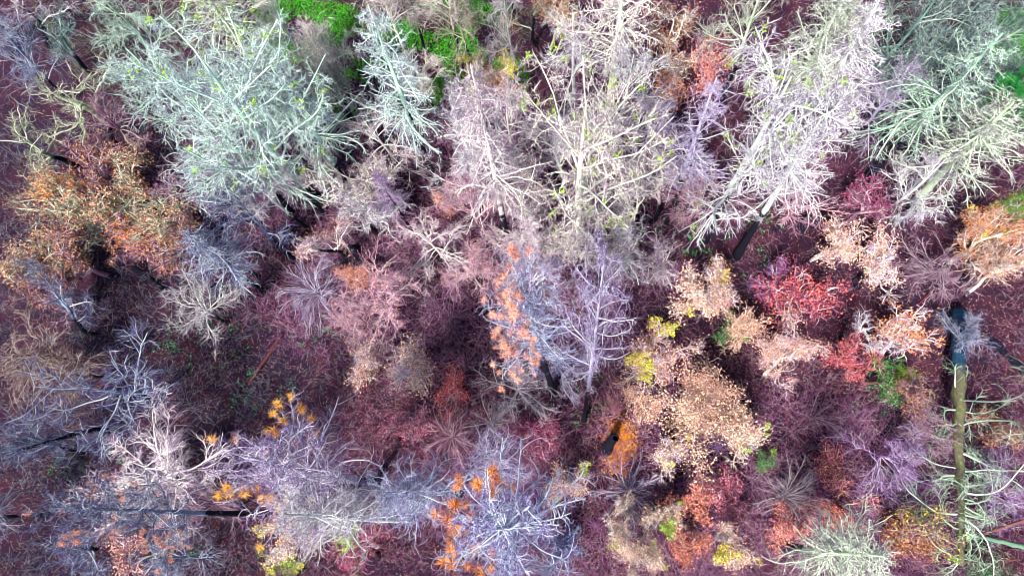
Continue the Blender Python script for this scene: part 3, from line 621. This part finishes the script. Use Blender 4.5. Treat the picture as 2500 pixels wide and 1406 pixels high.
scatter_leaves("leaf_litter", P, 5, .45, .11, (.42, .20, .14), 'tan dry leaves strewn over the brown mauve forest floor', 'leaf litter')
P2 = world_rect_points(9000); scatter_leaves("pale_leaf_litter", P2, 2, .5, .10, (.62, .40, .36), 'pale pink fallen leaves sprinkled over the ground between the trees', 'leaf litter', .05)
GREEN = [(700, 60, 130, 70), (1180, 40, 70, 60), (1080, 110, 110, 110), (830, 225, 75, 55), (1130, 60, 110, 75), (1060, 160, 70, 60), (940, 120, 90, 70), (860, 330 - 60, 60, 30), (640, 60, 90, 60), (720, 130, 60, 60), (1240, 190, 50, 60), (2470, 90, 60, 70), (1020, 230, 60, 40), (780, 60, 120, 60)]
P = np.array([(*at(px, py)[:2], px, py) for px, py in ((rg.uniform(450, 2500), rg.uniform(-60, 340)) for _ in range(75000)) if inpoly(px, py, GREEN)])
scatter_leaves("green_grass", P[np.sin(P[:, 0] * .9) + np.sin(P[:, 1] * 1.1 + P[:, 0] * .4) > -.75], 5, .16, .15, (.05, .34, .012), 'bright green grass covering the clearing between the pale trees', 'grass', .12)
FERN = [(500, 800, 140, 110), (740, 820, 120, 20), (230, 1140, 130, 90), (1760, 560, 160, 80), (1420, 850, 60, 90), (2130, 960, 70, 90), (1450, 1000, 60, 60), (640, 960, 90, 60), (430, 700, 80, 40), (1840, 650, 50, 60), (400, 1350, 100, 50)]
cl = [(*at(px, py)[:2],) for px, py in ((rg.uniform(60, 2300), rg.uniform(500, 1400)) for _ in range(3600)) if inpoly(px, py, FERN) and math.sin(px * .045) + math.sin(py * .06 + px * .02) > -.2]
P = np.array(cl); scatter_leaves("fern_cover", P, 8, .22, .20, (.04, .42, .12), 'small green fern sprouts dotted over the dark open ground', 'ferns', .10)
OR = [(1512, 1085, 34, 62), (1495, 1050, 26, 26)]
P = np.array([(*at(px, py)[:2], px, py) for px, py in ((rg.normal(1512, 20), rg.normal(1085, 28)) for _ in range(1800))])
scatter_leaves("orange_needles", P, 6, .12, .12, (1., .44, .012), 'vivid orange patch of fallen needles around the black stump', 'fallen needles', .04)
# fine leafless undergrowth
def undergrowth(name, n, color, blobs, label, L0=1.2):
    P = world_rect_points(n)
    if blobs is not None: P = P[inpoly(P[:, 2], P[:, 3], blobs)]
    if blobs is None or name.startswith('sage'): P = P[~inpoly(P[:, 2], P[:, 3], GREEN)]
    if blobs is None: P = P[~inpoly(P[:, 2], P[:, 3], [(150, 1050, 420, 420), (60, 200, 260, 260)])]
    if blobs is None: P = P[~inpoly(P[:, 2], P[:, 3], [(640, 870, 200, 90), (1500, 1060, 70, 100), (1130, 60, 110, 90), (1700, 590, 130, 60), (180, 1130, 120, 80), (2330, 740, 120, 60)])]
    p0 = np.repeat(np.stack([P[:, 0], P[:, 1], ghash(P[:, 0], P[:, 1])], -1), 9, 0)
    d = rg.normal(size=p0.shape); d[:, 2] = abs(d[:, 2]) + .8
    B = walk(rg, p0 + rg.normal(size=p0.shape) * np.array([.2, .2, 0]), d, L0 * rg.uniform(.4, 1.3, len(p0)), 4, .2, .35, .05); rB = taper(np.full(len(p0), .010), 4, .5)
    q, dd, r, _, pi = spawn(rg, B, rB, 4, .3, 1, .7, .2); B2 = walk(rg, q, dd, .4 * rg.uniform(.4, 1.2, len(q)) * L0, 2, .2); r2 = taper(np.full(len(q), .008), 2, .6)
    a = Acc(); a.tube(B, rB, 3, 0, 1.3); a.tube(B2, r2, 3, 0, 1.2); m = a.mesh(name, BARK)
    o = bpy.data.objects.new(name, m); COL.objects.link(o); o.color = (*color, 1); o['kind'] = 'stuff'; o['label'] = label; o['category'] = 'undergrowth'
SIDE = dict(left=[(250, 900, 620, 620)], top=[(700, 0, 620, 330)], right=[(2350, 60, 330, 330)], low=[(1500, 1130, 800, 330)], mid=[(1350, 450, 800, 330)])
LEFT_LOW = [(250, 1050, 420, 460)]
undergrowth("sapling_thicket", 4600, (.46, .17, .38), [(1000, 560, 560, 340), (1300, 700, 400, 200), (1800, 1200, 800, 240)], 'mauve pink head high leafless saplings crowding under the white crowns', 2.3)
undergrowth("shade_tinted_thicket", 2200, (.07, .07, .17), LEFT_LOW + [(100, 300, 200, 330)], 'leafless saplings coloured dark blue grey for shade on the left slope', 2.1)  # stem colour carries the dimness of the left side
undergrowth("undergrowth", 6000, (.22, .06, .16), None, 'mauve leafless undergrowth between the trunks')
undergrowth("shade_tinted_undergrowth", 7500, (.055, .045, .11), SIDE['left'], 'leafless undergrowth tinted dusky blue grey to look shaded on the left slope')  # darker, bluer stems imitate shade across the left side
undergrowth("sage_undergrowth", 9000, (.16, .26, .10), SIDE['top'], 'sage green leafless undergrowth around the bright clearing')
undergrowth("teal_undergrowth", 12000, (.05, .17, .12), SIDE['right'], 'teal leafless undergrowth in the top right corner')
undergrowth("rose_undergrowth", 7000, (.32, .08, .16), SIDE['low'], 'rose tinted leafless undergrowth around the orange needle patch')
undergrowth("pinkish_undergrowth", 6000, (.46, .20, .32), [(1330, 470, 330, 260), (1000, 700, 260, 260)], 'pale pinkish leafless undergrowth beneath the white crowns')

# ------------------------------------------------------------------ fallen trunks, logs and stumps
def log(name, cat, p0, p1, z0, z1, r0, r1, color, char, label, kind_parts=None, group=None, K=16, sag=.0):
    A, Bq = at(*p0, z0), at(*p1, z1); L = (Bq - A).length
    t = bpy.data.objects.new(name, None); COL.objects.link(t); t.location = A; t['label'] = label; t['category'] = cat
    if group: t['group'] = group
    rg = np.random.default_rng(int(abs(p0[0]) + p0[1])); D = np.array((Bq - A) / L)
    P = np.array([D * L * k / (K - 1) for k in range(K)])[None]; P = P + rg.normal(size=P.shape) * r0 * .10; P[0, :, 2] -= sag * np.sin(np.linspace(0, 3.14, K))
    R = np.linspace(r0, r1, K)[None] * (1 + .05 * rg.normal(size=(1, K)))
    P = np.concatenate([P[:, :1] - D * .01, P, P[:, -1:] + D * .01], 1); R = np.concatenate([R[:, :1] * .02, R, R[:, -1:] * .02], 1)
    V, F = tubes(P, R, 14); V = V + rg.normal(size=V.shape) * r0 * .07
    o = bpy.data.objects.new("trunk", mesh_from("trunk", V, F, TRUNK if char else BARK, np.full(len(F), .8))); COL.objects.link(o); o.parent = t; o.color = (*color, 1)
    o['char_height'] = 60. if char else -60.
    return t, P, R, L, D, rg
LOGM, t_, b_ = new_mat("blue_burned_mossy_wood")
tc = N(t_, "ShaderNodeTexCoord"); O = tc.outputs["Object"]; nn = noise(t_, O, 1.5, 5); nf = noise(t_, O, 5, 6); nm = noise(t_, O, 3., 5)
sp = N(t_, "ShaderNodeSeparateXYZ"); t_.links.new(O, sp.inputs[0])
cc = mixc(t_, mrange(t_, nn, .3, .7), (.004, .020, .050), (.012, .055, .105)); cc = mixc(t_, mrange(t_, nn, .60, .68), cc, (.16, .06, .05))
moss = mixc(t_, mrange(t_, nm, .35, .65), (.09, .06, .07), (.13, .15, .05)); moss = mixc(t_, mrange(t_, nm, .62, .75, 0, .6), moss, (.36, .42, .34))
ad = N(t_, "ShaderNodeMath", operation='MULTIPLY_ADD'); t_.links.new(nf, ad.inputs[0]); ad.inputs[1].default_value = 3.; t_.links.new(sp.outputs[1], ad.inputs[2])
cc = mixc(t_, mrange(t_, ad.outputs[0], -4.6, -3.4), moss, cc); t_.links.new(cc, b_.inputs["Base Color"])
bp = N(t_, "ShaderNodeBump"); bp.inputs["Strength"].default_value = .8; bp.inputs["Distance"].default_value = .08; t_.links.new(nf, bp.inputs["Height"]); t_.links.new(bp.outputs[0], b_.inputs["Normal"])
# the big one: thick burned end, then mossy, with its own boughs
t, P, R, L, D, rg2 = log("fallen_fir", "fallen tree", (2340, 757), (2345, 1380), 1.0, 6.0, .60, .16, (.13, .15, .06), False, 'huge fallen fir with a steel blue burned butt and mossy trunk with green boughs', K=22)
t.children[0].data.materials[0] = LOGM
p, d, r, tt, _ = spawn(rg2, P[:, 8:], R[:, 8:], 46, .05, .98, 1.4, .15)
d[:, 2] = d[:, 2] * .35 + .12; d = norm(d)
Lb = 8.0 * (1.05 - tt * .5) * rg2.uniform(.15, 1.1, len(tt)); B = walk(rg2, p, d, Lb, 12, .13, .20, .16); rB = taper(.02 + Lb * .009, 12, .25)
p, d, r, t2, pi = spawn(rg2, B, rB, 11, .15, 1, .9, .2); L2 = Lb[pi] * .25 * rg2.uniform(.4, 1.1, len(p)) + .2; Tw = walk(rg2, p, d, L2, 5, .16, .35, .15); rT = taper(np.full(len(p), .018), 5, .5)
p, d, r, _, pi = spawn(rg2, Tw, rT, 5, .15, 1, .8, .3); T3 = walk(rg2, p, d, L2[pi] * .4, 3, .2, .3, .1); r3 = taper(np.full(len(p), .010), 3, .6)
for nm, ts in (("boughs", [(B, rB, 5)]), ("twigs", [(Tw, rT, 3), (T3, r3, 3)])):
    a = Acc(); [a.tube(*x, .3, 1.2) for x in ts]; o = bpy.data.objects.new(nm, a.mesh(nm, BARK)); COL.objects.link(o); o.parent = t; o.color = (.40, .62, .40, 1)
LG = 'logs and limbs lying on the forest floor'
for p0, p1, z0, z1, r0, r1, col, ch, lb in [
 ((2415, 825), (2540, 945), .1, .1, .34, .26, (.05, .10, .16), True, 'blue black log lying beyond the butt of the huge fallen fir'),
 ((330, 655), (395, 705), .3, .6, .32, .26, RUST, True, 'charred log showing a strip of rust wood among bronze oaks'),
 ((640, 770), (735, 803), -.10, -.10, .20, .12, (.11, .030, .035), False, 'decayed reddish log at the end of the dark open ground'),
 ((690, 815), (608, 935), -.10, -.10, .19, .15, (.11, .030, .035), False, 'longer decayed reddish log pointing to the golden tufted pine'),
 ((2500, 1270), (2395, 1305), 6, 3, .10, .13, (.20, .08, .08), False, 'smooth red madrone limb slanting in from the right edge'),
 ((2500, 1362), (2440, 1370), 1, 1, -.0, .18, (.16, .05, .04), False, 'short rust red log in the bottom right corner'),
 ((2540, 1345), (2340, 1297), 4, 5, .22, .09, (.14, .26, .17), False, 'green lichened trunk lying across the bottom right corner'),
 ((1480, 1150 - 190), (1545, 1062), .2, .3, .03, .02, PINK, False, 'thin straight pink stick beside the orange needle patch'),
 ((2240, 745), (2285, 702), .15, .3, .05, .03, (.30, .03, .05), False, 'bright red bare limb lying on the dark ground above the fallen fir'),
 ((690, 330), (560, 480), 9, 3, .0001, .0001, WHITE, False, '')]:
    if lb: log("fallen_log" if r0 > .15 else "fallen_limb", "log" if r0 > .15 else "fallen branch", p0, p1, z0, z1, r0, r1, col, ch, lb, group=LG)
# stumps
def stump(foot, h, r, label, lean=(0, 0), fork=False):
    b = at(*foot); t = bpy.data.objects.new("burned_stump", None); COL.objects.link(t); t.location = (b.x, b.y, -.1); t['label'] = label; t['category'] = 'stump'; t['group'] = 'black burned stumps'
    rg = np.random.default_rng(int(foot[0])); K = 8; z = np.linspace(0, h, K)
    P = np.stack([lean[0] * z / h + .05 * rg.normal(size=K), lean[1] * z / h + .05 * rg.normal(size=K), z], -1)[None]
    R = (r * (1 + .7 * np.exp(-z * 2.2)) * np.linspace(1, .72, K))[None]
    V, F = tubes(P, R, 16); Vr = V.reshape(K, 16, 3); Vr[-1, :, 2] += rg.uniform(-.3, .35, 16); Vr += rg.normal(size=Vr.shape) * r * .05
    # hollow burned inside
    inner = Vr[-1] * 1.; cpt = inner.mean(0); inner = cpt + (inner - cpt) * .68; floor = inner.copy(); floor[:, 2] = h * .75
    V2 = np.concatenate([V, inner, floor, [[cpt[0], cpt[1], h * .74]] * 1]); n0 = K * 16; i = np.arange(16); j = (i + 1) % 16; top = (K - 1) * 16
    F2 = np.concatenate([F, np.stack([top + i, top + j, n0 + j, n0 + i], -1), np.stack([n0 + i, n0 + j, n0 + 16 + j, n0 + 16 + i], -1), np.stack([n0 + 16 + i, n0 + 16 + j, np.full(16, n0 + 32), np.full(16, n0 + 32)], -1)])
    F2 = F2[:-16]; V2 = V2[:-1]
    o = bpy.data.objects.new("hollow_trunk", mesh_from("hollow_trunk", V2, F2, TRUNK)); COL.objects.link(o); o.parent = t; o.color = (.1, .08, .1, 1); o['char_height'] = 60.
    q = []
    for k in range(5):
        a = k * 1.256 + rg.random(); L = r * rg.uniform(2., 3.2); q.append([(math.cos(a) * r * s_, math.sin(a) * r * s_, max(.02, .4 - .16 * s_ * s_)) for s_ in np.linspace(.7, L / r, 5)])
    a = Acc(); a.add(*tubes(np.array(q), taper(np.full(5, r * .34), 5, .3), 7)); o = bpy.data.objects.new("roots", a.mesh("roots", TRUNK)); COL.objects.link(o); o.parent = t; o.color = (.1, .08, .1, 1); o['char_height'] = 60.
stump((1480, 1098), 5.5, .42, 'tall black hollow stump standing in the vivid orange needle patch', (.5, .6))
stump((1620, 1035), 1.2, .45, 'low black stump in the dark gap beside the sand coloured trees')
stump((1636, 1062), 1.0, .5, 'round black stump at the edge of the sand tree with a yellow green top')
stump((540, 712), 1.2, .6, 'wide black stump below the small slate fir')
stump((865, 622), 1.3, .7, 'black burned out stump under the arched cream oak')
stump((1962, 545), 1.5, .5, 'black stump between the smaller white fir and the peach tree')
stump((2090, 690), 1.2, .45, 'black stump under the small peach tree beside the red tree')
stump((60, 112), 3.0, .9, 'massive black stump in the top corner by the leaning grey oak')
